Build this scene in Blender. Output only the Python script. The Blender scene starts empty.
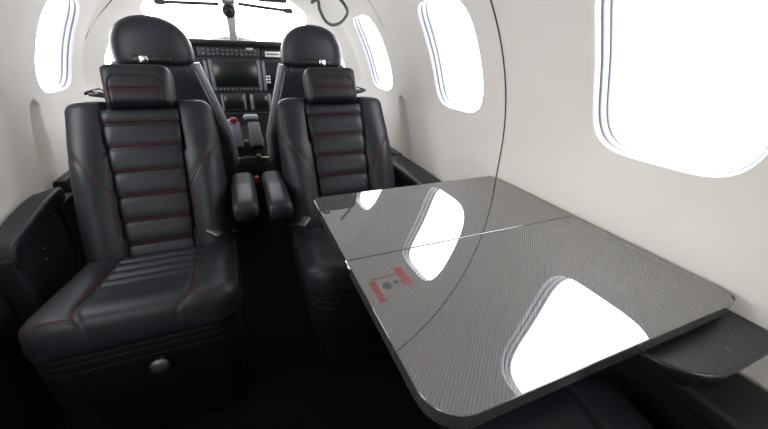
import bpy, bmesh, math, random
from mathutils import Vector, Matrix
from mathutils.geometry import delaunay_2d_cdt
random.seed(4)
PI = math.pi
scene = bpy.context.scene
COL = scene.collection

# ------------------------------------------------------------------ materials
MATS = {}
def new_mat(name):
    m = bpy.data.materials.new(name); m.use_nodes = True
    nt = m.node_tree
    return m, nt, nt.nodes['Principled BSDF']
def node(nt, t, **kw):
    n = nt.nodes.new(t)
    for k, v in kw.items():
        setattr(n, k, v)
    return n
def srgb(r, g, b):
    f = lambda c: (c/255/12.92) if c/255 <= .04045 else ((c/255+.055)/1.055)**2.4
    return (f(r), f(g), f(b), 1)
def mat(name, col, rough=.5, metal=0., spec=.5, bump=None, var=0., scale=40., coat=0., sheen=0.):
    """procedural: noise-driven colour variation and a noise / voronoi grain bump"""
    m, nt, p = new_mat(name)
    p.inputs['Roughness'].default_value = rough
    p.inputs['Metallic'].default_value = metal
    p.inputs['Specular IOR Level'].default_value = spec
    p.inputs['Coat Weight'].default_value = coat
    p.inputs['Sheen Weight'].default_value = sheen
    tc = node(nt, 'ShaderNodeTexCoord')
    nz = node(nt, 'ShaderNodeTexNoise'); nz.inputs['Scale'].default_value = scale; nz.inputs['Detail'].default_value = 3
    nt.links.new(tc.outputs['Object'], nz.inputs['Vector'])
    rp = node(nt, 'ShaderNodeValToRGB')
    c = Vector(col[:3])
    rp.color_ramp.elements[0].position = .3; rp.color_ramp.elements[1].position = .7
    rp.color_ramp.elements[0].color = (*(c*(1-var)), 1)
    rp.color_ramp.elements[1].color = (*(c*(1+var)), 1)
    nt.links.new(nz.outputs['Fac'], rp.inputs['Fac'])
    nt.links.new(rp.outputs['Color'], p.inputs['Base Color'])
    if bump:
        kind, sc, st, dist = bump
        if kind == 'voronoi':
            b = node(nt, 'ShaderNodeTexVoronoi'); out = 'Distance'
        else:
            b = node(nt, 'ShaderNodeTexNoise'); out = 'Fac'
        b.inputs['Scale'].default_value = sc
        nt.links.new(tc.outputs['Object'], b.inputs['Vector'])
        bn = node(nt, 'ShaderNodeBump'); bn.inputs['Strength'].default_value = st; bn.inputs['Distance'].default_value = dist
        nt.links.new(b.outputs[out], bn.inputs['Height'])
        nt.links.new(bn.outputs['Normal'], p.inputs['Normal'])
    MATS[name] = m
    return m

mat('liner', (.86, .82, .765), .62, spec=.3, var=.015, scale=6, bump=('noise', 400, .04, .001))
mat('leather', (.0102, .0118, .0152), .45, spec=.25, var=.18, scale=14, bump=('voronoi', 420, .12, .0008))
mat('leather_pleat', (.0098, .0112, .0145), .43, spec=.25, var=.15, scale=18, bump=('noise', 120, .12, .0015))
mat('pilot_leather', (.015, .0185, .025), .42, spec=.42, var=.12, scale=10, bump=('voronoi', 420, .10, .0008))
mat('sidewall_leather', (.008, .0083, .0098), .48, spec=.45, var=.15, scale=12, bump=('voronoi', 350, .12, .0008))
mat('pilot_edge_lit', (.28, .30, .34), .36, spec=.6, var=.08, scale=10, bump=('voronoi', 420, .08, .0008))  # black leather edges, windscreen sheen put into the colour as pale grey
mat('apron_leather', (.005, .0052, .006), .6, spec=.15, var=.15, scale=12, bump=('voronoi', 350, .1, .0008))
mat('carpet', (.005, .005, .0057), .95, spec=.1, var=.5, scale=160, bump=('noise', 500, .8, .004))
mat('black_plastic', (.012, .012, .013), .42, spec=.5, var=.1)
mat('grey_plastic', (.17, .185, .205), .45, spec=.5, var=.08)
mat('dark_grey_plastic', (.035, .037, .042), .45, spec=.5, var=.1)
mat('screen_glass', (.004, .007, .006), .3, spec=.5, var=.2, scale=4)
mat('white_paint', (.82, .82, .82), .5, var=.03)
mat('red_plastic', (.22, .011, .013), .4, var=.08)
mat('stitch_red', (.10, .012, .016), .7, spec=.2, var=.25, scale=300)
mat('chrome', (.80, .80, .80), .16, metal=1., var=.05)
mat('steel', (.15, .15, .155), .55, metal=1., var=.15)
mat('brass', (.20, .165, .11), .4, metal=.8, var=.15)
mat('rubber', (.05, .05, .052), .6, var=.15)
mat('seal_grey', (.075, .08, .092), .4, var=.06)
mat('window_trim', (.34, .34, .37), .35, var=.02)
mat('cord_rubber', (.06, .075, .065), .5, var=.15)
mat('webbing', (.02, .02, .021), .75, var=.3, scale=300)
mat('post_grey', (.36, .34, .31), .55, var=.05)
mat('placard_red', (.22, .016, .02), .5, var=.2, scale=500)
mat('placard_dark', (.02, .02, .02), .5, var=.2)

def glass_mat():
    m = bpy.data.materials.new('pane_glass'); m.use_nodes = True
    nt = m.node_tree; nt.nodes.clear()
    out = node(nt, 'ShaderNodeOutputMaterial')
    mix = node(nt, 'ShaderNodeMixShader')
    tr = node(nt, 'ShaderNodeBsdfTransparent'); tr.inputs['Color'].default_value = (.96, .97, .98, 1)
    gl = node(nt, 'ShaderNodeBsdfGlossy'); gl.inputs['Roughness'].default_value = .03
    mix.inputs['Fac'].default_value = .05
    nt.links.new(tr.outputs['BSDF'], mix.inputs[1]); nt.links.new(gl.outputs['BSDF'], mix.inputs[2])
    nt.links.new(mix.outputs['Shader'], out.inputs['Surface'])
    MATS['pane_glass'] = m
glass_mat()

def carbon_mat(name, cell=.0034, lo=(.012, .012, .012), hi=(.10, .098, .095), rough=.5, coat=1., coat_ior=1.5, spec=.3):
    """2x2 twill weave in object space, under a clear lacquer"""
    m, nt, p = new_mat(name)
    tc = node(nt, 'ShaderNodeTexCoord')
    sp = node(nt, 'ShaderNodeSeparateXYZ'); nt.links.new(tc.outputs['Object'], sp.inputs[0])
    def M(op, a, b=None):
        n = node(nt, 'ShaderNodeMath', operation=op)
        for i, v in enumerate((a, b)):
            if v is None: continue
            if isinstance(v, (int, float)): n.inputs[i].default_value = v
            else: nt.links.new(v, n.inputs[i])
        return n.outputs[0]
    # fold z in so edges that stand upright show the weave too
    xs = M('DIVIDE', M('ADD', sp.outputs['X'], M('MULTIPLY', sp.outputs['Z'], 1.0)), cell)
    ys = M('DIVIDE', sp.outputs['Y'], cell)
    xi, yi = M('FLOOR', xs), M('FLOOR', ys)
    t = M('FLOORED_MODULO', M('SUBTRACT', xi, yi), 4.0)
    warp = M('LESS_THAN', t, 1.5)
    fx, fy = M('FRACT', xs), M('FRACT', ys)
    # each tow is rounded across its width
    hx = M('SINE', M('MULTIPLY', fx, PI)); hy = M('SINE', M('MULTIPLY', fy, PI))
    mixh = node(nt, 'ShaderNodeMix', data_type='FLOAT')
    nt.links.new(warp, mixh.inputs['Factor']); nt.links.new(hy, mixh.inputs['A']); nt.links.new(hx, mixh.inputs['B'])
    mc = node(nt, 'ShaderNodeMix', data_type='RGBA')
    nt.links.new(M('MULTIPLY', mixh.outputs['Result'], M('ADD', M('MULTIPLY', warp, .75), .25)), mc.inputs['Factor'])
    mc.inputs['A'].default_value = (*lo, 1); mc.inputs['B'].default_value = (*hi, 1)
    nt.links.new(mc.outputs['Result'], p.inputs['Base Color'])
    bn = node(nt, 'ShaderNodeBump'); bn.inputs['Strength'].default_value = .25; bn.inputs['Distance'].default_value = .0004
    nt.links.new(mixh.outputs['Result'], bn.inputs['Height'])
    nt.links.new(bn.outputs['Normal'], p.inputs['Normal'])
    p.inputs['Roughness'].default_value = rough
    p.inputs['Specular IOR Level'].default_value = spec
    p.inputs['Coat Weight'].default_value = coat
    p.inputs['Coat Roughness'].default_value = .015
    p.inputs['Coat IOR'].default_value = coat_ior
    MATS[name] = m
carbon_mat('carbon_gloss', cell=.0014, lo=(.020, .0195, .019), hi=(.080, .078, .0765), coat_ior=2.55, rough=.55, spec=.15)
carbon_mat('carbon_satin', cell=.0035, lo=(.006, .006, .007), hi=(.018, .018, .02), coat=.2, rough=.4, spec=.4)

# ------------------------------------------------------------------ helpers
def link(o, parent=None):
    COL.objects.link(o)
    if parent is not None: o.parent = parent
    return o
def mesh_obj(name, bm, m, parent=None, smooth=True, recalc=True):
    if recalc: bmesh.ops.recalc_face_normals(bm, faces=bm.faces[:])
    me = bpy.data.meshes.new(name); bm.to_mesh(me); bm.free()
    if smooth:
        for p in me.polygons: p.use_smooth = True
    ms = m if isinstance(m, (list, tuple)) else [m]
    for k in ms: me.materials.append(MATS[k])
    return link(bpy.data.objects.new(name, me), parent)
def sharp(o, ang=40):
    """keep edges over the angle crisp on a smooth-shaded mesh"""
    bm = bmesh.new(); bm.from_mesh(o.data)
    for e in bm.edges:
        if len(e.link_faces) == 2 and e.calc_face_angle(0) > math.radians(ang): e.smooth = False
    bm.to_mesh(o.data); bm.free(); return o
def flat_faces(o, area=.004):
    """big faces stay dead flat, only their rounded rims are smooth"""
    bm = bmesh.new(); bm.from_mesh(o.data)
    for fc in bm.faces:
        if fc.calc_area() > area:
            for e in fc.edges: e.smooth = False
    bm.to_mesh(o.data); bm.free(); return o
def thing(name, label, cat, loc=(0, 0, 0), rotz=0, group=None):
    o = bpy.data.objects.new(name, None); o.empty_display_size = .05
    link(o); o.location = loc; o.rotation_euler = (0, 0, rotz)
    return tag(o, label, cat, group)
def tag(o, label=None, cat=None, group=None, kind=None):
    if label: o['label'] = label
    if cat: o['category'] = cat
    if group: o['group'] = group
    if kind: o['kind'] = kind
    return o
def rbox(bm, lo, hi, r=.005, seg=2):
    """rounded box"""
    lo, hi = Vector(lo), Vector(hi)
    b2 = bmesh.new()
    bmesh.ops.create_cube(b2, size=1)
    for v in b2.verts:
        v.co = Vector([(lo[i]+hi[i])/2 + v.co[i]*(hi[i]-lo[i]) for i in range(3)])
    if r > 0:
        r = min(r, min(abs(hi[i]-lo[i]) for i in range(3))*.49)
        bmesh.ops.bevel(b2, geom=b2.edges[:], offset=r, segments=seg, profile=.5, affect='EDGES', clamp_overlap=True)
    add(bm, b2)
def add(bm, b2, mtx=None):
    me = bpy.data.meshes.new('tmp'); b2.to_mesh(me); b2.free()
    if mtx is not None: me.transform(mtx)
    bm.from_mesh(me); bpy.data.meshes.remove(me)
def smoothpath(pts, n=8):
    """Catmull-Rom"""
    pts = [Vector(p) for p in pts]
    if len(pts) < 3: return pts
    out = []
    P = [pts[0]*2-pts[1]] + pts + [pts[-1]*2-pts[-2]]
    for i in range(1, len(P)-2):
        a, b, c, d = P[i-1], P[i], P[i+1], P[i+2]
        for k in range(n):
            t = k/n
            out.append(.5*((2*b) + (c-a)*t + (2*a-5*b+4*c-d)*t*t + (3*b-a-3*c+d)*t**3))
    out.append(pts[-1]); return out
def tube(bm, pts, r, seg=6, flat=None):
    """swept tube; flat=(w, t, normal) sweeps a strap instead"""
    pts = [Vector(p) for p in pts]
    rings = []
    up = Vector((0, 0, 1))
    for i, p in enumerate(pts):
        d = (pts[min(i+1, len(pts)-1)] - pts[max(i-1, 0)]).normalized()
        s = d.cross(up)
        if s.length < .05: s = d.cross(Vector((0, 1, 0)))
        s.normalize(); u = s.cross(d).normalized()
        if i and (s.dot(ls) < 0): s, u = -s, -u
        ls = s
        if flat:
            w, t = flat
            ring = [p + s*a*w/2 + u*b*t/2 for a, b in ((1, 1), (-1, 1), (-1, -1), (1, -1))]
        else:
            ring = [p + s*r*math.cos(2*PI*k/seg) + u*r*math.sin(2*PI*k/seg) for k in range(seg)]
        rings.append([bm.verts.new(q) for q in ring])
    n = len(rings[0])
    for a, b in zip(rings, rings[1:]):
        for k in range(n): bm.faces.new((a[k], a[(k+1) % n], b[(k+1) % n], b[k]))
    bm.faces.new(rings[0][::-1]); bm.faces.new(rings[-1])
def lathe(bm, prof, mtx=Matrix(), seg=24):
    """prof: (radius, height) pairs, swept about z"""
    rings = []
    for r, h in prof:
        rings.append([bm.verts.new(mtx @ Vector((r*math.cos(2*PI*k/seg), r*math.sin(2*PI*k/seg), h))) for k in range(seg)])
    for a, b in zip(rings, rings[1:]):
        for k in range(seg): bm.faces.new((a[k], a[(k+1) % seg], b[(k+1) % seg], b[k]))
    bm.faces.new(rings[0][::-1]); bm.faces.new(rings[-1])
def prism(bm, outline, z0, z1, bev=.003, seg=3):
    """outline (x, y) pulled from z0 to z1 with rounded rims"""
    b2 = bmesh.new()
    vs = [b2.verts.new((x, y, z0)) for x, y in outline]
    f = b2.faces.new(vs)
    r = bmesh.ops.extrude_face_region(b2, geom=[f])
    top = [v for v in r['geom'] if isinstance(v, bmesh.types.BMVert)]
    for v in top: v.co.z = z1
    bmesh.ops.recalc_face_normals(b2, faces=b2.faces[:])
    if bev > 0:
        es = [e for e in b2.edges if abs(e.verts[0].co.z-e.verts[1].co.z) < 1e-7]
        bmesh.ops.bevel(b2, geom=es, offset=bev, segments=seg, profile=.5, affect='EDGES')
    add(bm, b2)
def round_rect(x0, x1, y0, y1, r, n=8):
    """r = radius or 4 radii for (x1,y1) (x0,y1) (x0,y0) (x1,y0)"""
    if not isinstance(r, (list, tuple)): r = [r]*4
    out = []
    for (cx, cy, rr, a0) in ((x1-r[0], y1-r[0], r[0], 0), (x0+r[1], y1-r[1], r[1], 90), (x0+r[2], y0+r[2], r[2], 180), (x1-r[3], y0+r[3], r[3], 270)):
        if rr < 1e-6: out.append((cx, cy)); continue
        for k in range(n+1):
            a = math.radians(a0+90*k/n); out.append((cx+rr*math.cos(a), cy+rr*math.sin(a)))
    return out

def seams(paths, r, parent, m='stitch_red', label='dark red stitching', seg=5):
    for p in paths:
        bm = bmesh.new(); tube(bm, p, r, seg); tag(mesh_obj('stitching', bm, m, parent), label)
class Pillow:
    """a padded slab: lateral u in [-1,1], lengthwise v in [0,1]; rounded rims"""
    def __init__(s, O, X, U, N, h, hw, front, back, pu=6, pv=14, ea=.5, rc=(0, 0)):
        s.O, s.X, s.U, s.N = Vector(O), Vector(X), Vector(U), Vector(N)
        s.h, s.hw, s.front, s.back, s.pu, s.pv, s.ea, s.rc = h, hw, front, back, pu, pv, ea, rc
    def E(s, u, v):
        w = 2*v-1
        a = max(0., 1-abs(u)**s.pu); b = max(0., 1-abs(w)**s.pv)
        return a**s.ea * b**s.ea
    def at(s, u, v, lift=0., side=1):
        d = (s.front(u, v) if side > 0 else -s.back(u, v))*s.E(u, v)
        hw = s.hw(v) if callable(s.hw) else s.hw
        # round the plan corners
        for r, e in ((s.rc[0], v*s.h), (s.rc[1], (1-v)*s.h)):
            if r > 0 and e < r: hw -= r*(1-math.sqrt(max(0, 1-((r-e)/r)**2)))
        return s.O + s.X*(u*hw) + s.U*(v*s.h) + s.N*(d+lift)
    def build(s, bm, nu=28, nv=40):
        us = [math.sin(PI/2*(2*i/nu-1)) for i in range(nu+1)]
        vs = [.5+.5*math.sin(PI/2*(2*j/nv-1))*.55/.55 for j in range(nv+1)]
        # blend uniform and clustered sampling
        us = [.5*a+.5*(2*i/nu-1) for i, a in enumerate(us)]
        vs = [.35*a+.65*(j/nv) for j, a in enumerate(vs)]
        F = [[bm.verts.new(s.at(u, v)) for u in us] for v in vs]
        B = [[None]*(nu+1) for _ in vs]
        for j, v in enumerate(vs):
            for i, u in enumerate(us):
                B[j][i] = F[j][i] if i in (0, nu) or j in (0, nv) else bm.verts.new(s.at(u, v, side=-1))
        for j in range(nv):
            for i in range(nu):
                bm.faces.new((F[j][i], F[j][i+1], F[j+1][i+1], F[j+1][i]))
                bm.faces.new((B[j][i], B[j+1][i], B[j+1][i+1], B[j][i+1]))
    def curve(s, uv, lift=.0006, n=8):
        q = smoothpath([(u, v, 0) for u, v in uv], n)
        return [s.at(p.x, p.y, lift) for p in q]

# ------------------------------------------------------------------ camera
f, CX, CY = 333., 384., 214.5
V1 = Vector((230-CX, -(47-CY), -f)); V2 = Vector((866, -(80.5-CY), -f))
Yc = V1.normalized(); Xc = (V2-V2.dot(Yc)*Yc).normalized(); Zc = Xc.cross(Yc)
R = Matrix((Xc, Yc, Zc))
cam = bpy.data.cameras.new('camera'); cam.sensor_width = 36; cam.lens = f/768*36; cam.clip_start = .02
co = link(bpy.data.objects.new('camera', cam)); co.matrix_world = Matrix.Translation((0, 0, .95)) @ R.to_4x4()
scene.camera = co

# ------------------------------------------------------------------ cabin shell
XC = .03
def lerp(a, b, t): return a+(b-a)*t
def sstep(a, b, x):
    t = min(1, max(0, (x-a)/(b-a))); return t*t*(3-2*t)
YF = 2.95                                    # forward end of the cockpit
def shell_r(y): return .673 - .235*sstep(1.78, 2.35, y)*.42 - .22*sstep(2.1, 3.0, y)
def shell_z(y): return .69 - .055*sstep(1.78, 2.35, y) - .03*sstep(2.2, 3.0, y)
def recess(y, q):
    """slanted, round-topped slots moulded into the liner behind the cabin seats, and a shallow valley at the cockpit"""
    s = 1 if q < PI/2 else -1
    a = q if s > 0 else PI-q
    z = .69+.673*(math.sin(a) if a > 0 else a)
    d = .022*math.exp(-((y-1.99)/.055)**2)*sstep(.0, .25, a)*(1-sstep(.75, 1.0, a))
    if z < .80:
        yc = 1.467+(z-.75)*.37+(.07 if s < 0 else 0)
        w = .034+.02*(1-sstep(.55, .75, z))
        t = math.hypot((y-yc)/w, max(0, (z-.735)/.034))
        d += .060*(1-sstep(.55, 1.0, t))
    return d
def P(y, q, out=0.):
    if out < .001 and 1.3 < y < 2.2: out += recess(y, q)
    r, zc = shell_r(y), shell_z(y)
    if 0 <= q <= PI:
        return Vector((XC+(r+out)*math.cos(q), y, zc+(r+out)*math.sin(q)))
    s = 1 if q < 0 else -1
    t = -q if q < 0 else q-PI
    return Vector((XC+s*((r+out)*(1-.06*t*t)), y, zc-.673*t*zc/.69))
RS = .673
def superloop(y0, q0, hy, hq, n=4.2, N=72, k=1.):
    out = []
    for i in range(N):
        a = 2*PI*i/N; c, s = math.cos(a), math.sin(a)
        out.append((y0+k*hy*math.copysign(abs(c)**(2/n), c), (q0*RS+k*hq*math.copysign(abs(s)**(2/n), s))/RS))
    return out
def inside(p, loop):
    c = False; x, y = p
    for i in range(len(loop)):
        x1, y1 = loop[i]; x2, y2 = loop[i-1]
        if (y1 > y) != (y2 > y) and x < (x2-x1)*(y-y1)/(y2-y1)+x1: c = not c
    return c
def shell_patch(name, y0, y1, q0, q1, holes, matname='liner', step=.035):
    """sheet of the cabin liner with window openings"""
    S = lambda p: Vector((p[0], p[1]*RS))
    nb = max(2, int((y1-y0)/step)); nq = max(2, int((q1-q0)*RS/step))
    qs = [q0] + sorted(q for q in [QB+.03*i for i in range(200)]+[1.12, PI-1.12] if q0+.004 < q < q1-.004) + [q1]   # shared by neighbouring sheets
    border = [(lerp(y0, y1, i/nb), q0) for i in range(nb)] + [(y1, q) for q in qs[:-1]] + \
             [(lerp(y1, y0, i/nb), q1) for i in range(nb)] + [(y0, q) for q in qs[:0:-1]]
    pts, edges = [], []
    for lp in [border]+holes:
        b = len(pts); pts += [S(p) for p in lp]
        edges += [(b+i, b+(i+1) % len(lp)) for i in range(len(lp))]
    hs = [[tuple(S(p)) for p in h] for h in holes]
    for i in range(1, nb):
        for j in range(1, nq):
            p = S((lerp(y0, y1, i/nb), lerp(q0, q1, j/nq)))
            ok = True
            for h in hs:
                if inside(p, h) or min((p-Vector(a)).length for a in h) < step*.4: ok = False; break
            if ok: pts.append(p)
    if matname == 'liner':                     # finer mesh where the slots are moulded in
        for a0 in ((-.38, .20), (PI-.20, PI+.38)):
            for i in range(40):
                for j in range(40):
                    y, q = 1.31+.36*(i+.5*(j % 2))/40, lerp(a0[0], a0[1], j/40)
                    if y0 < y < y1 and q0+.02 < q < q1-.02:
                        p = S((y, q))
                        if all(not inside(p, h) and min((p-Vector(a)).length for a in h) > .012 for h in hs): pts.append(p)
    vo, eo, fo, *_ = delaunay_2d_cdt(pts, edges, [], 0, 1e-6)
    bm = bmesh.new()
    vs = [bm.verts.new(P(v.x, v.y/RS)) for v in vo]
    for t in fo:
        c = sum((Vector(vo[i]) for i in t), Vector((0, 0)))/len(t)
        if any(inside(c, h) for h in hs): continue
        bm.faces.new([vs[i] for i in t])
    for v in [v for v in bm.verts if not v.link_faces]: bm.verts.remove(v)
    return mesh_obj(name, bm, matname)
def loft(bm, loops):
    L = [[bm.verts.new(p) for p in lp] for lp in loops]
    n = len(L[0])
    for a, b in zip(L, L[1:]):
        for k in range(n): bm.faces.new((a[k], a[(k+1) % n], b[(k+1) % n], b[k]))
    return L
def kloop(loop, k):
    c = (sum(p[0] for p in loop)/len(loop), sum(p[1] for p in loop)/len(loop))
    return [(c[0]+(p[0]-c[0])*k, c[1]+(p[1]-c[1])*k) for p in loop]
def kloop2(loop, ky, kq):
    c = (sum(p[0] for p in loop)/len(loop), sum(p[1] for p in loop)/len(loop))
    return [(c[0]+(p[0]-c[0])*ky, c[1]+(p[1]-c[1])*kq) for p in loop]
def shell_loop(loop, k, out):
    """k along the cabin; the opening narrows only a quarter as much in height"""
    return [P(y, q, out) for y, q in kloop2(loop, k, 1-(1-k)*.3)]
WIN_NO = [0]
def portal(center, inward, up, w, h):
    l = bpy.data.lights.new('window_daylight', 'AREA'); l.shape = 'RECTANGLE'; l.size = w; l.size_y = h
    l.cycles.is_portal = True
    o = link(bpy.data.objects.new('window_daylight', l))
    z = -inward.normalized(); x = up.cross(z).normalized(); y = z.cross(x)
    o.matrix_world = Matrix.Translation(center) @ Matrix((x, y, z)).transposed().to_4x4()
def window(loop, label, depth=.034, trims=((.955, .013), (.915, .027)), last=.895, div=None, size=None):
    WIN_NO[0] += 1
    root = bpy.data.objects.new('window_%d' % WIN_NO[0], None); link(root); tag(root, label, 'window', None, 'structure')
    root.empty_display_size = .05
    bm = bmesh.new()
    loft(bm, [shell_loop(loop, k, o) for k, o in ((1., 0), (.994, .0015), (.985, .004), (.972, .008), (.945, .017), (last+.012, depth-.004), (last, depth))])
    mesh_obj('reveal', bm, 'window_trim', root)
    for k, o in trims:                        # thin seals between the panes
        bm = bmesh.new()
        loft(bm, [shell_loop(loop, kk, oo) for kk, oo in ((k+.014, o-.003), (k-.008, o-.001), (k-.010, o+.003), (k+.012, o+.006))])
        mesh_obj('seal', bm, 'seal_grey', root)
    bm = bmesh.new()
    # pane follows the curve of the fuselage: concentric rings
    pl = kloop2(loop, last, 1-(1-last)*.3); Ls = loft(bm, [[P(y, q, depth) for y, q in kloop(pl, k)] for k in (1, .8, .6, .4, .2, .05)])
    bm.faces.new(Ls[-1])
    mesh_obj('pane', bm, 'pane_glass', root)
    if div:
        bm = bmesh.new(); tube(bm, [P(y, q, depth-.004) for y, q in div], .004); mesh_obj('divider', bm, 'seal_grey', root)
    c = kloop(loop, 0)[0]
    ctr = P(c[0], c[1], depth+.012); inw = P(c[0], c[1], 0)-P(c[0], c[1], .1)
    ys = [p[0] for p in loop]; qs = [p[1] for p in loop]
    w = (max(ys)-min(ys)); h = (max(qs)-min(qs))*RS
    t = (P(c[0]+.02, c[1])-P(c[0]-.02, c[1])).normalized()
    portal(ctr, inw, inw.cross(t), w*1.02, h*1.08)
    return root

QW = .388                                     # angle of the cabin windows' centre line
HY, HQ = .145, .174
Rwin = [superloop(y, QW, HY, HQ) for y in (.358, 1.008, 1.692, -.295)]
Lwin = [superloop(y, PI-QW, HY, HQ) for y in (1.735, 1.04, .40, -.25)]  # last of each row is unseen, added to brighten the near cabin
YB, YM = -1.15, 1.98
QB, QT = -1.06, 1.12
tag(shell_patch('wall_right', YB, YM, QB, QT, Rwin), 'cream cabin side wall beside the carbon fibre table', 'wall', None, 'structure')
tag(shell_patch('wall_left', YB, YM, PI-QT, PI-QB, Lwin), 'cream cabin side wall beyond the seat without a table', 'wall', None, 'structure')
tag(shell_patch('ceiling', YB, YM, QT, PI-QT, []), 'cream curved cabin ceiling', 'ceiling', None, 'structure')
# cockpit liner with windscreen and side windows
def poly_loop(cs, r=.04, n=6):
    """polygon in (y, q) with rounded corners"""
    out = []; m = len(cs)
    S = [Vector((a, b*RS)) for a, b in cs]
    for i in range(m):
        a, b, c = S[i-1], S[i], S[(i+1) % m]
        p0 = b+(a-b).normalized()*r; p2 = b+(c-b).normalized()*r
        for k in range(n+1):
            t = k/n; q = p0*(1-t)**2+b*2*t*(1-t)+p2*t*t
            out.append((q.x, q.y/RS))
        q0 = p2; nx = S[(i+1) % m]; q1 = nx+(b-nx).normalized()*r
        if (nx-S[(i+2) % m]).length: pass
        for k in range(1, 6):
            q = q0.lerp(q1, k/6); out.append((q.x, q.y/RS))
    return out
QP = PI/2
ws_r = poly_loop([(2.13, QP-.055), (2.78, QP-.045), (2.78, .66), (2.42, .73), (2.13, .88)])
ws_l = poly_loop([(2.13, QP+.055), (2.13, PI-.86), (2.42, PI-.73), (2.78, PI-.66), (2.78, QP+.045)])
sw_r = poly_loop([(2.10, .72), (2.36, .64), (2.62, .55), (2.62, .30), (2.08, .30)], .05)
sw_l = poly_loop([(2.08, PI-.30), (2.62, PI-.30), (2.62, PI-.55), (2.36, PI-.64), (2.10, PI-.72)], .05)
tag(shell_patch('wall_front', YM, YF, QB, PI-QB, [ws_r, ws_l, sw_r, sw_l]), 'cream cockpit liner around the windscreen', 'wall', None, 'structure')
for y, nm, lb in ((YF, 'wall_nose', 'cockpit bulkhead ahead of the instrument panel'), (YB, 'wall_back', 'cream bulkhead at the rear of the cabin')):
    bm = bmesh.new()
    bm.faces.new([bm.verts.new(P(y, lerp(QB, PI-QB, i/60))) for i in range(61)])
    tag(mesh_obj(nm, bm, 'liner' if y < 0 else 'black_plastic', smooth=False), lb, 'wall', None, 'structure')
bm = bmesh.new(); bm.faces.new([bm.verts.new(p) for p in ((-.62, YB, 0), (.68, YB, 0), (.68, YF, 0), (-.62, YF, 0))])
bmesh.ops.subdivide_edges(bm, edges=bm.edges[:], cuts=6, use_grid_fill=True)
tag(mesh_obj('floor', bm, 'carpet'), 'black cabin carpet', 'floor', None, 'structure')

for i, lp in enumerate(Rwin):
    window(lp, ['large bright oval cabin window directly above the table', 'bright oval cabin window ahead of the wall seam', 'small looking bright cabin window beside the copilot seat', 'unseen cabin window behind the viewpoint on the table side, added for light'][i])
for i, lp in enumerate(Lwin):
    window(lp, ['bright cabin window on the wall opposite the table, beside the pilot seat', 'cabin window beside the seat without a table', 'cabin window opposite the table', 'unseen cabin window behind the viewpoint opposite the table, added for light'][i])
window(ws_r, 'windscreen pane ahead of the copilot seat', .02, (), .97)
window(ws_l, 'windscreen pane ahead of the pilot seat', .02, (), .97)
window(sw_r, 'cockpit side window beside the copilot headrest', .02, (), .97)
window(sw_l, 'cockpit side window beside the pilot headrest with a thin divider', .02, (), .97, div=[(2.20, PI-.76), (2.30, PI-.30)])

bm = bmesh.new(); tube(bm, [P(lerp(2.08, 2.80, i/20), QP, -.004) for i in range(21)], .02, flat=(.044, .012))
tag(mesh_obj('trim_4', bm, 'post_grey', smooth=False), 'grey centre post of the windscreen', 'trim', None, 'structure')
# dark seams between liner panels
def seam(name, path, label, r=.0022, m='rubber'):
    bm = bmesh.new(); tube(bm, path, r, 6); tag(mesh_obj(name, bm, m), label, 'trim', None, 'structure')
seam('trim_1', [P(.765, lerp(-.12, PI+.12, i/60), -.0005) for i in range(61)], 'dark seam between cream wall panels at the far end of the table')
seam('trim_2', [P(1.47, lerp(.55, 1.3, i/24), -.0002) for i in range(25)], 'thin seam in the cream upper wall', .0009)
seam('trim_3', [P(2.0+.02*math.sin(i/6), lerp(PI-1.0, PI-.45, i/24), -.0005) for i in range(25)], 'dark seam around the pilot side window', .0018)

# ------------------------------------------------------------------ side ledges and black lower side walls
def sweep_section(bm, sec, ys, shape=None):
    rings = []
    for y in ys:
        rings.append([bm.verts.new((x, y, z) if shape is None else shape(x, y, z)) for x, z in sec])
    n = len(sec)
    for a, b in zip(rings, rings[1:]):
        for k in range(n): bm.faces.new((a[k], a[(k+1) % n], b[(k+1) % n], b[k]))
    bm.faces.new(rings[0][::-1]); bm.faces.new(rings[-1])
def rsec(x0, x1, z0, z1, r): return round_rect(x0, x1, z0, z1, r, 5)

def wall_x(z, s):                              # liner half position at height z below the widest point
    t = (.69-z)/.673
    return XC + s*.673*(1-.06*t*t) if t > 0 else XC + s*math.sqrt(.673**2-(z-.69)**2)

# left ledge: padded top, recessed inboard panel with two small knobs
L = thing('side_ledge', 'black padded side ledge with recessed panel along the wall opposite the table', 'side ledge', (-.59, 1.1, 0), 0, None)
def local(o, root):                            # keep world placement under an Empty that has an offset
    o.parent = root
    if root.parent is None: o.matrix_parent_inverse = Matrix.Translation(root.location).inverted()
    return o
bm = bmesh.new()
sweep_section(bm, rsec(-.632, -.545, .455, .508, (.010, .012, .006, .02)), [.955, .958, .965, .98, 1.0, 1.05, 1.1, 1.15, 1.2, 1.24, 1.27],
              lambda x, y, z: (x, y, z-.016*(1-sstep(.953, .985, y))**2+.038*sstep(.9, 1.25, y)-.022*min(1, max(0, (-.560-x)/.07))))
local(mesh_obj('padded_top', bm, 'leather'), L)
bm = bmesh.new()
sweep_section(bm, [(-.600, .03), (-.572, .03), (-.572, .48), (-.632, .48)], [.958, 1.1, 1.25, 1.4])
local(mesh_obj('side_panel', bm, 'sidewall_leather', smooth=False), L)
bm = bmesh.new()
rbox(bm, (-.606, .950, .05), (-.553, .985, .480), .012, 3)
local(mesh_obj('end_pad', bm, 'leather'), L)
bm = bmesh.new(); sweep_section(bm, [(-.597, 0), (-.580, 0), (-.600, .46), (-.634, .46)], [-.6, 0, .5, .94])
tag(mesh_obj('wall_panel', bm, 'sidewall_leather', smooth=False), 'black lower wall panel on the near side of the left ledge', 'wall panel')
bm = bmesh.new()
b2 = bmesh.new(); prism(b2, round_rect(.99, 1.25, .20, .475, (.03, .015, .015, .13)), 0, .006, .003, 2)
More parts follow.
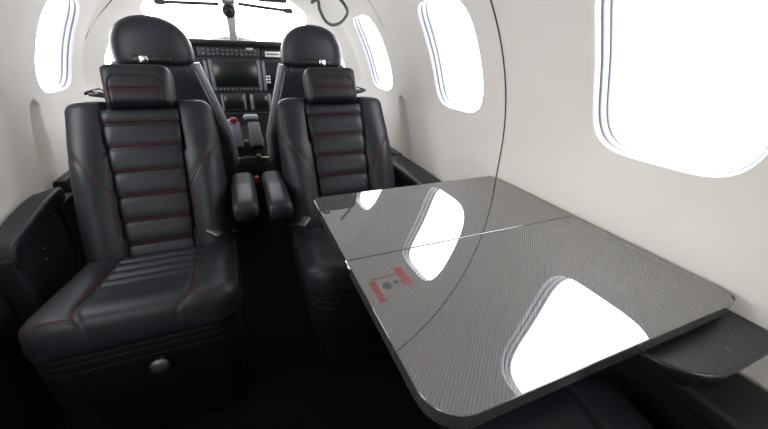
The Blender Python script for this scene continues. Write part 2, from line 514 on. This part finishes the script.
add(bm, b2, Matrix(((0, 0, 1, -.574), (1, 0, 0, 0), (0, 1, 0, 0), (0, 0, 0, 1))))
pn = local(mesh_obj('recess_panel', bm, 'black_plastic'), L)
for yy, zz in ((1.10, .425), (1.09, .395)):
    bm = bmesh.new(); lathe(bm, [(.0035, 0), (.0035, .005), (.002, .007)], Matrix.Translation((-.568, yy, zz)) @ Matrix.Rotation(PI/2, 4, 'Y'), 12)
    local(mesh_obj('knob', bm, 'steel'), pn)
bm = bmesh.new()
tube(bm, smoothpath([(-.57, 1.265, .51), (-.568, 1.27, .42), (-.568, 1.24, .30), (-.568, 1.15, .20), (-.57, 1.02, .15)]), .004, 6)
local(mesh_obj('piping', bm, 'leather'), L)

Rl = thing('side_ledge', 'black padded side ledge along the wall, running from the table towards the cockpit', 'side ledge', (.63, .9, 0))
bm = bmesh.new()
sweep_section(bm, rsec(.585, .692, .445, .500, (.012, .02, .02, .006)), [-.6, -.2, .2, .6, .8, 1.0, 1.1, 1.2, 1.28, 1.34, 1.40],
              lambda x, y, z: (x, y, z+.012*sstep(.9, 1.2, y)))
local(mesh_obj('padded_top', bm, 'leather'), Rl)
bm = bmesh.new()
sweep_section(bm, [(.608, .03), (.650, .03), (.680, .47), (.608, .47)], [-.6, 0, .6, 1.0, 1.4])
local(mesh_obj('side_panel', bm, 'sidewall_leather', smooth=False), Rl)

# black dado behind the seats
for s, lab, y0 in ((-1, 'black leather lower wall panel beside the pilot seat', 1.425), (1, 'black leather lower wall panel beside the copilot seat', 1.405)):
    bm = bmesh.new()
    zs = [.02, .15, .3, .42, .47, .50]
    rings = []
    for y in (y0, 1.6, 1.8, 2.0, 2.2, 2.5, 2.75):
        k = 1 if y < 1.78 else shell_r(y)/.673
        rings.append([bm.verts.new((XC+(wall_x(z, s)-XC)*k - s*o, y, z)) for z, o in [(z, .006) for z in zs]+[(.515, .012), (.515, .045), (.49, .05), (.02, .05)]])
    n = len(rings[0])
    for a, b in zip(rings, rings[1:]):
        for k in range(n): bm.faces.new((a[k], a[(k+1) % n], b[(k+1) % n], b[k]))
    bm.faces.new(rings[0][::-1]); bm.faces.new(rings[-1])
    tag(sharp(mesh_obj('wall_panel', bm, 'sidewall_leather')), lab, 'wall panel', None)

# ------------------------------------------------------------------ passenger seats
def make_seat():
    root = bpy.data.objects.new('passenger_seat', None); link(root); root.empty_display_size = .05
    root['category'] = 'seat'
    X = Vector((1, 0, 0))
    # --- base box and apron
    bm = bmesh.new(); rbox(bm, (-.165, .09, 0), (.165, .48, .25), .03, 3); mesh_obj('base', bm, 'apron_leather', root)
    bm = bmesh.new()
    b2 = bmesh.new(); prism(b2, round_rect(-.20, .20, .035, .46, (.02, .02, .06, .06), 6), .22, .375, .012, 3); add(bm, b2)
    ap = mesh_obj('apron', bm, 'apron_leather', root)
    for z in (.352, .330):
        seams([[(x, y-.0008, z) for x, y in round_rect(-.20, .20, .035, .2, (.0, .0, .06, .06), 8)[2:-1]]], .0007, ap, 'leather', 'black stitching')
    bm = bmesh.new()
    lathe(bm, [(.005, 0), (.005, .018), (.016, .020), (.020, .026), (.018, .032), (.008, .035)], Matrix.Translation((.03, .037, .315)) @ Matrix.Rotation(PI/2, 4, 'X'), 20)
    rbox(bm, (.0265, .014, .288), (.0335, .026, .315), .003, 2)
    tag(mesh_obj('recline_knob', bm, 'steel', root), 'grey metal knob on the seat front')
    # --- cushion
    tilt = math.radians(9)
    U = Vector((0, math.cos(tilt), -math.sin(tilt))); N = Vector((0, math.sin(tilt), math.cos(tilt)))
    def cf(u, v):
        a = abs(u)
        bol = .066 + .007*math.sin(PI*min(1, max(0, (a-.51)/.49)))**.7 if a > .51 else None
        groove = .012*math.exp(-((a-.51)/.018)**2)
        if bol is None:
            pl = 0
            if .36 < v < .97:
                t = (v-.36)/.61*5
                pl = .016*(abs(math.sin(PI*t))**.5) - .012
            bol = .066 + pl + .006*math.exp(-((v-.11)/.09)**2)
        return bol - groove
    cush = Pillow((0, .035, .386), X, U, N, .405, lambda v: .212-.012*v, cf, lambda u, v: .022, 9, 12, .27, (.07, .01))
    bm = bmesh.new(); cush.build(bm, 64, 84); co_ = mesh_obj('cushion', bm, 'leather', root)
    for s in (-1, 1):
        seams([cush.curve([(s*.535, .015), (s*.535, .05), (s*.535, .3), (s*.535, .6), (s*.535, .95)], .0008, 16)], .0009, co_)
        seams([cush.curve([(s*.52, .05), (s*.75, .05), (s*.94, .055), (s*.965, .14), (s*.965, .5), (s*.965, .9)], .0006, 12)], .0008, co_)
    # --- backrest
    a = math.radians(25)
    U = Vector((0, math.sin(a), math.cos(a))); N = Vector((0, -math.cos(a), math.sin(a)))
    O = Vector((0, .425, .355)) - U*.02
    H = .50
    def hw(v): return .193 + .006*math.sin(PI*min(1, v*1.1)) - .004*max(0, v-.75)/.25
    cw = lambda v: .50 - .05*v*0
    def bf(u, v):
        aa = abs(u)
        th = .44+.07*min(1, v*1.15)
        if aa < th: return .022
        t = (aa-th)/(1-th)
        b = .036 + .050*math.sin(PI*min(1, t*.62+.12))**.8*(1-.45*sstep(.45, .9, v))
        # the upper shoulder pad meets the side bolster along a dished seam
        sv = .69 - .23*(1-t)**1.4
        b -= .006*math.exp(-((v-sv)/.012)**2)
        b *= 1 - .12*sstep(.6, .95, v)
        return b
    back = Pillow(O, X, U, N, H, hw, bf, lambda u, v: .05, 8, 16, .42, (.01, .035))
    bm = bmesh.new(); back.build(bm, 60, 64); bo = mesh_obj('backrest', bm, 'leather', root)
    for s in (-1, 1):
        c = []
        for i in range(15):
            t = i/14; v = .69-.23*(1-t)**1.4; th = .44+.07*min(1, v*1.15); c.append((s*(th+.03+(.99-th-.03)*t), v))
        seams([[back.at(u, v, .0012) for u, v in c]], .0013, bo)
        seams([[back.at(s*(.485+.07*min(1, (.06+.40*i/20)*1.15)), .06+.40*i/20, .0007) for i in range(21)]], .0008, bo)
    # centre column of five horizontal pads
    edges = [0, .115, .265, .425, .585, .745, .90, 1.0]
    def pf(u, v):
        for a_, b_ in zip(edges, edges[1:]):
            if v <= b_ or b_ == 1.0:
                return .027 + .017*abs(math.sin(PI*min(1, max(0, (v-a_)/(b_-a_)))))**.3
    pan = Pillow(O+N*.012+U*.015, X, U, N, .455, lambda v: .091+.012*v, pf, lambda u, v: .01, 14, 40, .4)
    bm = bmesh.new(); pan.build(bm, 26, 130); po = mesh_obj('centre_pad', bm, 'leather_pleat', root)
    for v in edges[1:-1]:
        seams([[pan.at(-.93+1.86*i/24, v+.012, .0005) for i in range(25)]], .0010, po)
    # --- headrest
    Oh = O + U*.468
    def hf(u, v):
        d = .074
        # arch-shaped inset panel
        x, y = u*.088, v*.128
        ax = .066; top = .088
        din = max(abs(x)-ax, y-top) if y < top-.03 or abs(x) < ax-.03 else math.hypot(abs(x)-(ax-.03), y-(top-.03))-.03
        d += .004*(1/(1+math.exp(din/.0015))) - .006*math.exp(-(din/.0022)**2)
        d -= .005*math.exp(-((y-.047)/.004)**2)*(1 if din < 0 else 0)
        return d
    head = Pillow(Oh+X*.004, X, U, N, .128, lambda v: .090-.004*(1-v), hf, lambda u, v: .03, 9, 8, .36, (.012, .022))
    bm = bmesh.new(); head.build(bm, 72, 64); ho = mesh_obj('headrest', bm, 'leather', root)
    arch = [(-.066, .012), (-.066, .03), (-.066, .058), (-.057, .079), (-.036, .088), (0, .088), (.036, .088), (.057, .079), (.066, .058), (.066, .03), (.066, .012)]
    seams([head.curve([(x/.088, y/.128) for x, y in arch], .002, 6)], .0007, ho)
    for y in (.040, .054):
        seams([[head.at(u/10*.70, y/.128, .0008) for u in range(-10, 11)]], .0009, ho)
    # --- lap belt buckle at the cushion corner
    bm = bmesh.new(); tube(bm, smoothpath([(.20, .44, .40), (.175, .41, .42), (.15, .385, .432)]), .01, flat=(.03, .003)); bl = mesh_obj('lap_belt', bm, 'webbing', root)
    bm = bmesh.new(); b2 = bmesh.new(); rbox(b2, (-.022, -.013, 0), (.022, .013, .012), .004, 2)
    add(bm, b2, Matrix.Translation((.145, .375, .432)) @ Matrix.Rotation(-.6, 4, 'Z') @ Matrix.Rotation(.35, 4, 'Y'))
    tag(mesh_obj('buckle', bm, 'steel', bl), 'silver metal buckle')
    return root
def dup(root, loc, rotz=0, label=None, group=None, skip=()):
    r = root.copy(); COL.objects.link(r); r.location = loc; r.rotation_euler = (0, 0, rotz)
    if label: r['label'] = label
    if group: r['group'] = group
    for ch in list(root.children):
        if ch.name.split('.')[0] in skip: continue
        c = ch.copy(); COL.objects.link(c); c.parent = r
        for g in list(ch.children):
            if g.name.split('.')[0] in skip: continue
            d = g.copy(); COL.objects.link(d); d.parent = c
    return r
def arm(root, x0, x1, y0, y1, z):
    bm = bmesh.new()
    sec = round_rect(x0, x1, z-.045, z, (.022, .022, .012, .012), 6)
    rings = []
    ys = [y0, y0+.004, y0+.015, y0+.04, (y0+y1)/2, y1]
    ks = [.80, .92, .985, 1, 1, .96]
    dz = [-.012, -.008, -.003, 0, .004, .004]
    cx, cz = (x0+x1)/2, z-.0225
    for y, k, d in zip(ys, ks, dz):
        rings.append([bm.verts.new((cx+(x-cx)*k, y, cz+(zz-cz)*k+d)) for x, zz in sec])
    n = len(sec)
    for p, q in zip(rings, rings[1:]):
        for k in range(n): bm.faces.new((p[k], p[(k+1) % n], q[(k+1) % n], q[k]))
    bm.faces.new(rings[0][::-1]); bm.faces.new(rings[-1])
    o = mesh_obj('armrest', bm, 'leather', root)
    bm = bmesh.new(); rbox(bm, (cx-.012, y1-.05, z-.15), (cx+.012, y1-.005, z-.03), .006, 2)
    mesh_obj('bracket', bm, 'black_plastic', o)
def strap(root, s):
    """shoulder harness guide at the top outboard corner"""
    x, y, z = s*.115, .665, .797
    bm = bmesh.new(); b2 = bmesh.new(); rbox(b2, (-.024, -.012, -.007), (.024, .012, .007), .005, 2)
    add(bm, b2, Matrix.Translation((x, y, z+.012)) @ Matrix.Rotation(-s*.15, 4, 'Y'))
    o = mesh_obj('harness_guide', bm, 'black_plastic', root)
    bm = bmesh.new()
    tube(bm, smoothpath([(x-s*.02, y+.005, z+.018), (x-s*.005, y-.002, z+.028), (x+s*.02, y, z+.022), (x+s*.03, y+.01, z+.012)]), .004, flat=(.018, .003))
    mesh_obj('strap', bm, 'webbing', o)
    bm = bmesh.new(); rbox(bm, (x-.006, y-.014, z+.012), (x+.01, y-.010, z+.022), .002, 1)
    tag(mesh_obj('clip', bm, 'steel', o), 'small metal clip')

SY = .645
GS = None
seat = make_seat()
seat.location = (-.272, SY, 0); seat['label'] = 'black leather cabin seat facing the viewer with nothing in front of it'
seatR = dup(seat, (.313, SY, 0), 0, 'black leather cabin seat facing the viewer behind the far end of the carbon table', None, ('lap_belt',))
seatR.scale.x = 1.035                         # this seat is a touch wider in the photograph
seatA = dup(seat, (.345, .30, 0), PI, 'black leather seat under the near end of the carbon table, only its cushion edge showing', None, ('lap_belt', 'recline_knob', 'stitching'))
arm(seat, .212, .284, .292, .56, .555)
arm(seatR, -.268, -.200, .272, .56, .552)
strap(seat, -1); strap(seatR, 1)
# buckle of the table-side seat hangs at its aisle side
bm = bmesh.new(); tube(bm, smoothpath([(-.20, .44, .39), (-.18, .40, .415), (-.165, .37, .425)]), .01, flat=(.03, .003)); bl = mesh_obj('lap_belt', bm, 'webbing', seatR)
bm = bmesh.new(); b2 = bmesh.new(); rbox(b2, (-.022, -.013, 0), (.022, .013, .012), .004, 2)
add(bm, b2, Matrix.Translation((-.16, .36, .43)) @ Matrix.Rotation(.9, 4, 'Z') @ Matrix.Rotation(-.3, 4, 'Y'))
tag(mesh_obj('buckle', bm, 'steel', bl), 'silver metal buckle')

# ------------------------------------------------------------------ folding carbon table
T = thing('folding_table', 'large glossy carbon fibre folding table with a red placard', 'table', (.41, .46, 0))
def leaf(y0, y1, rad):
    bm = bmesh.new(); prism(bm, round_rect(.135, .684, y0, y1, rad, 10), .598, .620, .0013, 3)
    o = flat_faces(mesh_obj('table_leaf', bm, 'carbon_gloss')); return local(o, T)
leaf_far = leaf(.4735, .766, (.012, .022, .004, .004))
leaf_near = leaf(.160, .4715, (.004, .004, .048, .034))
for x0, x1 in ((.20, .30), (.36, .46), (.53, .60)):
    bm = bmesh.new(); rbox(bm, (x0, .4708, .600), (x1, .4742, .616), .0006, 1); local(mesh_obj('hinge', bm, 'black_plastic'), T)
bm = bmesh.new(); rbox(bm, (.1325, .452, .604), (.1375, .478, .618), .002, 2)
tag(local(mesh_obj('edge_catch', bm, 'chrome'), T), 'bright metal catch at the fold')
bm = bmesh.new(); rbox(bm, (.676, .17, .588), (.698, .775, .612), .004, 2); local(mesh_obj('wall_rail', bm, 'rubber'), T)
bm = bmesh.new(); rbox(bm, (.52, .20, .588), (.66, .72, .598), .006, 2); local(mesh_obj('support_frame', bm, 'black_plastic'), T)
# placard: outlined card with two red blocks and two dark pictograms
bm = bmesh.new()
def bar(bm, x0, x1, y0, y1, z=.6203): rbox(bm, (x0, y0, z-.0003), (x1, y1, z+.00025), 0)
bm = bmesh.new()
# red lettering blocks: rows of short strokes, too small to read in the photograph
def block(x0, x1, y0, y1, rows):
    h = (y1-y0)/rows
    for r in range(rows):
        x = x0
        while x < x1-.001:
            w = random.uniform(.0016, .0042); w = min(w, x1-x)
            bar(bm, x, x+w, y0+h*r+h*.18, y0+h*(r+.86)); x += w+.0009
for args in ((.150, .161, .350, .402, 8), (.202, .217, .375, .424, 8)):
    bm = bmesh.new(); block(*args); tag(local(mesh_obj('placard_lettering', bm, 'placard_red', smooth=False), T), 'small block of red printed lettering')
bm = bmesh.new(); lathe(bm, [(.0075, .6201), (.0075, .6205)], Matrix.Translation((.1745, .384, 0)), 16)
rbox(bm, (.168, .381, .6201), (.1765, .3875, .6206), 0)
local(mesh_obj('placard_pictogram', bm, 'placard_dark', smooth=False), T)
bm = bmesh.new(); rbox(bm, (.189, .386, .6201), (.196, .3915, .6205), 0); rbox(bm, (.192, .384, .6201), (.194, .390, .6206), 0)
local(mesh_obj('placard_pictogram', bm, 'placard_dark', smooth=False), T)
bm = bmesh.new(); rbox(bm, (.157, .4055, .6201), (.207, .4062, .6204), 0)
local(mesh_obj('placard_line', bm, 'placard_dark', smooth=False), T)

# carbon topped table box by the wall at the near end
B = thing('table_stowage_box', 'black stowage box with woven carbon lid beside the near corner of the table', 'box', (.58, .3, 0))
bm = bmesh.new(); prism(bm, round_rect(.47, .700, .100, .70, (.01, .01, .075, .03), 10), .572, .586, .005, 3)
local(flat_faces(mesh_obj('lid', bm, 'carbon_satin')), B)
bm = bmesh.new(); rbox(bm, (.555, .13, .505), (.69, .69, .571), .012, 2); local(mesh_obj('box_body', bm, 'sidewall_leather'), B)
bm = bmesh.new(); rbox(bm, (.588, .121, .5855), (.591, .127, .5868), .0005, 1); local(mesh_obj('lid_screw', bm, 'steel'), B)

# ------------------------------------------------------------------ pilot seats (seen from behind)
def pilot_seat(name, label, x, inner):
    root = thing(name, label, 'seat', (x, 1.55, 0))
    X = Vector((1, 0, 0)); a = math.radians(8)
    U = Vector((0, -math.sin(a), math.cos(a))); N = Vector((0, -math.cos(a), -math.sin(a)))
    # backrest: narrow at the top, widening down
    def hw(v): return .205 - .085*max(0, (v-.42)/.58)
    def rear(u, v):
        e = abs(u)
        return .040 + .03*max(0, (e-.78)/.22)**1.2
    bk = Pillow((0, .13, .36), X, U, N, .545, hw, rear, lambda u, v: .06, 14, 18, .35, (0, .03))
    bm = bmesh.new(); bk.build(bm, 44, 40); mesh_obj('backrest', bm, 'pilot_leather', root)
    # edge bolsters, windscreen light painted in as pale grey
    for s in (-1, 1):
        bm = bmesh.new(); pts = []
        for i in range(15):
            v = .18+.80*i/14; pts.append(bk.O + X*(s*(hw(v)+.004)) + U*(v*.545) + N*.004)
        tube(bm, pts, .017, 12); mesh_obj('side_bolster', bm, 'pilot_edge_lit', root)
    for s in (-1, 1):
        bm = bmesh.new(); tube(bm, [bk.at(s*.86, .25+.68*i/14, .001) for i in range(15)], .0012, 5); mesh_obj('piping', bm, 'webbing', root)
    # headrest dome
    hb = Vector((0, .045, .888))
    bm = bmesh.new()
    nu, nv = 36, 28; rings = []
    for j in range(nv+1):
        v = j/nv
        w = .131*(1-(max(0, v-.10)/.90)**2.8)**.5 if v > .10 else .131-.010*((.10-v)/.10)**2
        w = max(w, .004); d = .060*(w/.131)**.55
        z = .155*v
        ring = []
        for i in range(nu):
            t = 2*PI*i/nu; c, s_ = math.cos(t), math.sin(t)
            ring.append(bm.verts.new(hb + X*(w*math.copysign(abs(c)**.62, c)) + Vector((0, d*math.copysign(abs(s_)**.75, s_) - .012*v, z))))
        rings.append(ring)
    for p, q in zip(rings, rings[1:]):
        for i in range(nu): bm.faces.new((p[i], p[(i+1) % nu], q[(i+1) % nu], q[i]))
    bm.faces.new(rings[0][::-1]); bm.faces.new(rings[-1])
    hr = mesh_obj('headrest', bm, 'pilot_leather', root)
    for s in (-1, 1):
        bm = bmesh.new(); tube(bm, [(s*.045, .05, .82), (s*.045, .045, .90)], .006, 10); mesh_obj('headrest_post', bm, 'steel', root)
    # harness hardware in the gap
    bm = bmesh.new()
    rbox(bm, (-.062, -.026, .893), (.062, .0, .914), .006, 2); hn = mesh_obj('harness_slot', bm, 'black_plastic', root)
    bm = bmesh.new()
    rbox(bm, (-.012-.026*inner, -.034, .890), (.014-.026*inner, -.020, .914), .003, 2)
    tag(mesh_obj('harness_buckle', bm, 'chrome', hn), 'shiny metal harness buckle')
    # cushion and base ahead of it
    cu = Pillow((0, .17, .36), X, Vector((0, 1, 0)), Vector((0, 0, 1)), .34, .17, lambda u, v: .05, lambda u, v: .05, 8, 8, .4)
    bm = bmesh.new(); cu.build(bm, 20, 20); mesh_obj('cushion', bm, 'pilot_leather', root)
    bm = bmesh.new(); rbox(bm, (-.15, .16, 0), (.15, .46, .31), .02, 2); mesh_obj('base', bm, 'black_plastic', root)
    return root
pilot_seat('pilot_seat', 'black pilot seat with rounded headrest behind the seat without a table', -.262, 1)
pilot_seat('pilot_seat', 'black copilot seat with rounded headrest nearest the hanging cord', .322, -1)

# ------------------------------------------------------------------ instrument panel
I = thing('instrument_panel', 'dark cockpit instrument panel with displays below the windscreen', 'instrument panel', (.012, 2.23, .6))
def ipart(name, bm, m, parent=None, smooth=True):
    return local(mesh_obj(name, bm, m, smooth=smooth), parent or I)
bm = bmesh.new()
prism(bm, [(-.40, 2.20), (-.33, 2.165), (.03, 2.155), (.39, 2.165), (.46, 2.20), (.42, 2.30), (.31, 2.50), (.22, 2.62), (.03, 2.66), (-.16, 2.62), (-.25, 2.50), (-.36, 2.30)], .958, .985, .010, 3)
ipart('glareshield', bm, 'black_plastic')
bm = bmesh.new(); rbox(bm, (-.40, 2.215, .60), (.46, 2.27, .958), .008, 2); ipart('panel_board', bm, 'dark_grey_plastic')
def disp(x0, x1, z0, z1, fr=.014, m='grey_plastic', y=2.213, keys=0, sides=True):
    bm = bmesh.new(); rbox(bm, (x0, y-.012, z0), (x1, y+.01, z1), .006, 2); o = ipart('display_bezel', bm, 'dark_grey_plastic')
    for xa, xb in ((x0, x0+fr), (x1-fr, x1)):
        bm = bmesh.new(); rbox(bm, (xa+.001, y-.0155, z0+.003), (xb-.001, y-.008, z1-.003), .003, 1); tag(ipart('bezel_strip', bm, m, o), 'light grey bezel side strip')
    bm = bmesh.new(); rbox(bm, (x0+fr, y-.0145, z0+(.024 if keys else .010)), (x1-fr, y-.008, z1-.010), .003, 1); ipart('display_screen', bm, 'screen_glass', o)
    if keys:
        bm = bmesh.new()
        for k in range(keys):
            xx = lerp(x0+.02, x1-.02, k/(keys-1)); rbox(bm, (xx-.004, y-.0165, z0+.007), (xx+.004, y-.011, z0+.015), .001, 1)
        ipart('display_keys', bm, 'grey_plastic', o)
    return o
disp(-.124, .146, .722, .890, .022, keys=12)
disp(-.385, -.128, .722, .886, .020)
disp(.150, .440, .722, .886, .020)
disp(-.090, .042, .612, .708, .014, 'grey_plastic')
disp(.064, .185, .612, .708, .020, 'grey_plastic')
# autopilot strip
bm = bmesh.new(); rbox(bm, (-.165, 2.198, .900), (.150, 2.222, .950), .005, 2); ap = ipart('mode_panel', bm, 'dark_grey_plastic')
for k in range(24):
    i, j = k % 12, k//12
    xx = -.135+.0235*i; zz = .914+.020*j + (.003 if i % 3 == 0 else 0)
    bm = bmesh.new()
    if (i+j) % 4 == 0: lathe(bm, [(.006, 0), (.006, .010), (.004, .012)], Matrix.Translation((xx, 2.198, zz)) @ Matrix.Rotation(PI/2, 4, 'X'), 12)
    else: rbox(bm, (xx-.006, 2.192, zz-.004), (xx+.006, 2.199, zz+.004), .0015, 1)
    ipart('mode_button', bm, 'grey_plastic', ap)
bm = bmesh.new(); rbox(bm, (.080, 2.193, .938), (.116, 2.199, .949), .001, 1); tag(ipart('name_plate', bm, 'white_paint', ap), 'small white name plate')
bm = bmesh.new(); rbox(bm, (-.30, 2.20, .895), (-.175, 2.222, .950), .005, 2); ipart('standby_panel', bm, 'black_plastic')
bm = bmesh.new(); rbox(bm, (.160, 2.20, .895), (.30, 2.222, .950), .005, 2); sp_ = ipart('standby_panel', bm, 'black_plastic')
bm = bmesh.new(); rbox(bm, (.178, 2.193, .905), (.262, 2.201, .934), .002, 1); wp = ipart('white_plate', bm, 'white_paint', sp_); tag(wp, 'white plate with a dark line')
bm = bmesh.new(); rbox(bm, (.186, 2.1915, .917), (.256, 2.1935, .923), .0005, 1); ipart('plate_line', bm, 'black_plastic', sp_)
bm = bmesh.new(); rbox(bm, (-.19, 2.196, .585), (.23, 2.22, .606), .006, 2); ipart('lower_edge', bm, 'black_plastic')
bm = bmesh.new()
for k in range(6):
    rbox(bm, (.168+.014*(k % 2), 2.194, .765+.016*(k//2)), (.178+.014*(k % 2), 2.201, .775+.016*(k//2)), .001, 1)
ipart('keypad', bm, 'white_paint')

# ------------------------------------------------------------------ centre pedestal
Pd = thing('centre_pedestal', 'black centre pedestal with throttle and flap levers between the pilot seats', 'pedestal', (.01, 1.9, 0))
def ppart(name, bm, m, parent=None):
    return local(mesh_obj(name, bm, m), parent or Pd)
bm = bmesh.new(); rbox(bm, (-.075, 1.80, .10), (.095, 2.20, .53), .015, 2); ppart('pedestal_body', bm, 'black_plastic')
for x0, x1 in ((-.062, -.006), (.024, .086)):
    bm = bmesh.new(); b2 = bmesh.new(); rbox(b2, (x0, -.085, -.02), (x1, .085, .02), .012, 3)
    mt = Matrix.Translation((0, 1.835, .545)) @ Matrix.Rotation(math.radians(36), 4, 'X'); add(bm, b2, mt)
    pd = ppart('arm_pad', bm, 'pilot_leather')
    for xx in (x0+.007, x1-.007):
        bm = bmesh.new(); tube(bm, [mt @ Vector((xx, y, .0195)) for y in (-.075, 0, .075)], .0012, 5)
        tag(ppart('stitching', bm, 'stitch_red', pd), 'red stitching')
bm = bmesh.new(); rbox(bm, (-.068, 1.90, .560), (-.018, 1.97, .612), .008, 2); bz = ppart('lever_bezel', bm, 'grey_plastic')
bm = bmesh.new(); rbox(bm, (-.052, 1.885, .600), (-.022, 1.92, .628), .008, 3); tag(ppart('red_lever', bm, 'red_plastic', bz), 'red knob on a lever')
bm = bmesh.new(); rbox(bm, (.010, 1.895, .607), (.085, 1.945, .637), .014, 3); lv = ppart('throttle_grip', bm, 'grey_plastic')
bm = bmesh.new(); tube(bm, [(.045, 1.92, .50), (.045, 1.92, .61)], .009, 10); ppart('throttle_arm', bm, 'black_plastic', lv)
# spar carry-through fittings behind the pedestal
bm = bmesh.new(); tube(bm, [(-.11, 1.765, .452), (.155, 1.765, .442)], .007, 10); bar_ = ppart('cross_bar', bm, 'brass')
for xx in (-.055, .055):
    bm = bmesh.new(); rbox(bm, (xx-.012, 1.757, .43), (xx+.012, 1.78, .468), .008, 2); ppart('bar_bracket', bm, 'brass', bar_)
bm = bmesh.new(); rbox(bm, (-.03, 1.745, .40), (.035, 1.765, .46), .005, 2); ppart('strap_block', bm, 'webbing', bar_)
bm = bmesh.new(); rbox(bm, (.014, 1.20, .515), (.030, 1.215, .54), .004, 2)
bm2 = bm; ra = mesh_obj('release_button', bm2, 'red_plastic'); ra.parent = seatR; ra.matrix_parent_inverse = (Matrix.Translation(seatR.location) @ Matrix.Diagonal((*seatR.scale, 1))).inverted()
tag(ra, 'small red release button')

# ------------------------------------------------------------------ things on the windscreen frame
Cp = thing('magnetic_compass', 'round black compass hanging from the windscreen centre post', 'compass', (.024, 2.17, 1.12))
def cpart(name, bm, m, parent=None, r=Cp):
    return local(mesh_obj(name, bm, m), parent or r)
bm = bmesh.new(); lathe(bm, [(.020, -.025), (.029, -.015), (.031, 0), (.031, .012), (.026, .017)], Matrix.Translation((.0205, 2.10, 1.113)) @ Matrix.Rotation(PI/2+.1, 4, 'X'), 28); cb = cpart('compass_body', bm, 'black_plastic')
bm = bmesh.new(); lathe(bm, [(.014, 0), (.013, .004), (.006, .006)], Matrix.Translation((.0205, 2.083, 1.1145)) @ Matrix.Rotation(PI/2+.1, 4, 'X'), 20); cpart('compass_lens', bm, 'screen_glass', cb)
bm = bmesh.new(); rbox(bm, (-.006, 2.09, 1.142), (.050, 2.13, 1.185), .005, 2); cpart('mount', bm, 'grey_plastic')
bm = bmesh.new(); rbox(bm, (.004, 2.087, 1.156), (.040, 2.092, 1.172), .002, 1); cpart('mount_face', bm, 'white_paint')
for x0, x1, z0, z1, lab in ((-.275, -.022, 1.131, 1.139, 'dark sun visor rail above the pilot side of the windscreen'), (.068, .312, 1.146, 1.131, 'dark sun visor rail above the copilot side of the windscreen')):
    V = thing('sun_visor_rail', lab, 'visor rail', ((x0+x1)/2, 2.1, z0))
    bm = bmesh.new(); tube(bm, [(x0, 2.10, z0), (x1, 2.10, z1)], .0075, 10); cpart('rail', bm, 'black_plastic', r=V)
    xe, ze = (x0, z0) if x0 < 0 else (x1, z1)
    bm = bmesh.new(); rbox(bm, (xe-.022, 2.088, ze-.011), (xe+.022, 2.112, ze+.011), .005, 2); cpart('slider', bm, 'rubber', r=V)
O_ = thing('overhead_panel', 'dark overhead switch panel with red guards at the top of the windscreen', 'panel', (.235, 2.0, 1.19))
bm = bmesh.new(); rbox(bm, (.165, 2.02, 1.160), (.300, 2.10, 1.20), .006, 2); cpart('panel_body', bm, 'black_plastic', r=O_)
for k in range(2):
    bm = bmesh.new(); rbox(bm, (.225+.04*k, 2.014, 1.166), (.238+.04*k, 2.022, 1.173), .003, 1); cpart('switch_guard', bm, 'red_plastic', r=O_)
# hanging cord loop
bm = bmesh.new()
CK = .92
lp = smoothpath([(a*CK, b*CK, .95+(c-.95)*CK) for a, b, c in [(.395, 1.90, 1.155), (.428, 1.90, 1.168), (.436, 1.90, 1.13), (.462, 1.90, 1.083), (.500, 1.90, 1.066), (.545, 1.895, 1.082), (.572, 1.88, 1.12), (.555, 1.86, 1.15), (.53, 1.86, 1.176), (.50, 1.86, 1.21)]], 10)
tube(bm, lp, .007, 10)
tag(mesh_obj('hanging_cord', bm, 'cord_rubber'), 'dark cord hanging in a loop from the ceiling above the copilot seat', 'cord')

# ------------------------------------------------------------------ light
w = bpy.data.worlds.new('World'); scene.world = w; w.use_nodes = True
bg = w.node_tree.nodes['Background']
bg.inputs['Color'].default_value = (.97, .975, 1.0, 1); bg.inputs['Strength'].default_value = 11.6
scene.view_settings.view_transform = 'Standard'; scene.view_settings.look = 'None'
scene.view_settings.exposure = 0; scene.view_settings.gamma = 1
scene.cycles.max_bounces = 14; scene.cycles.diffuse_bounces = 8; scene.cycles.transparent_max_bounces = 16
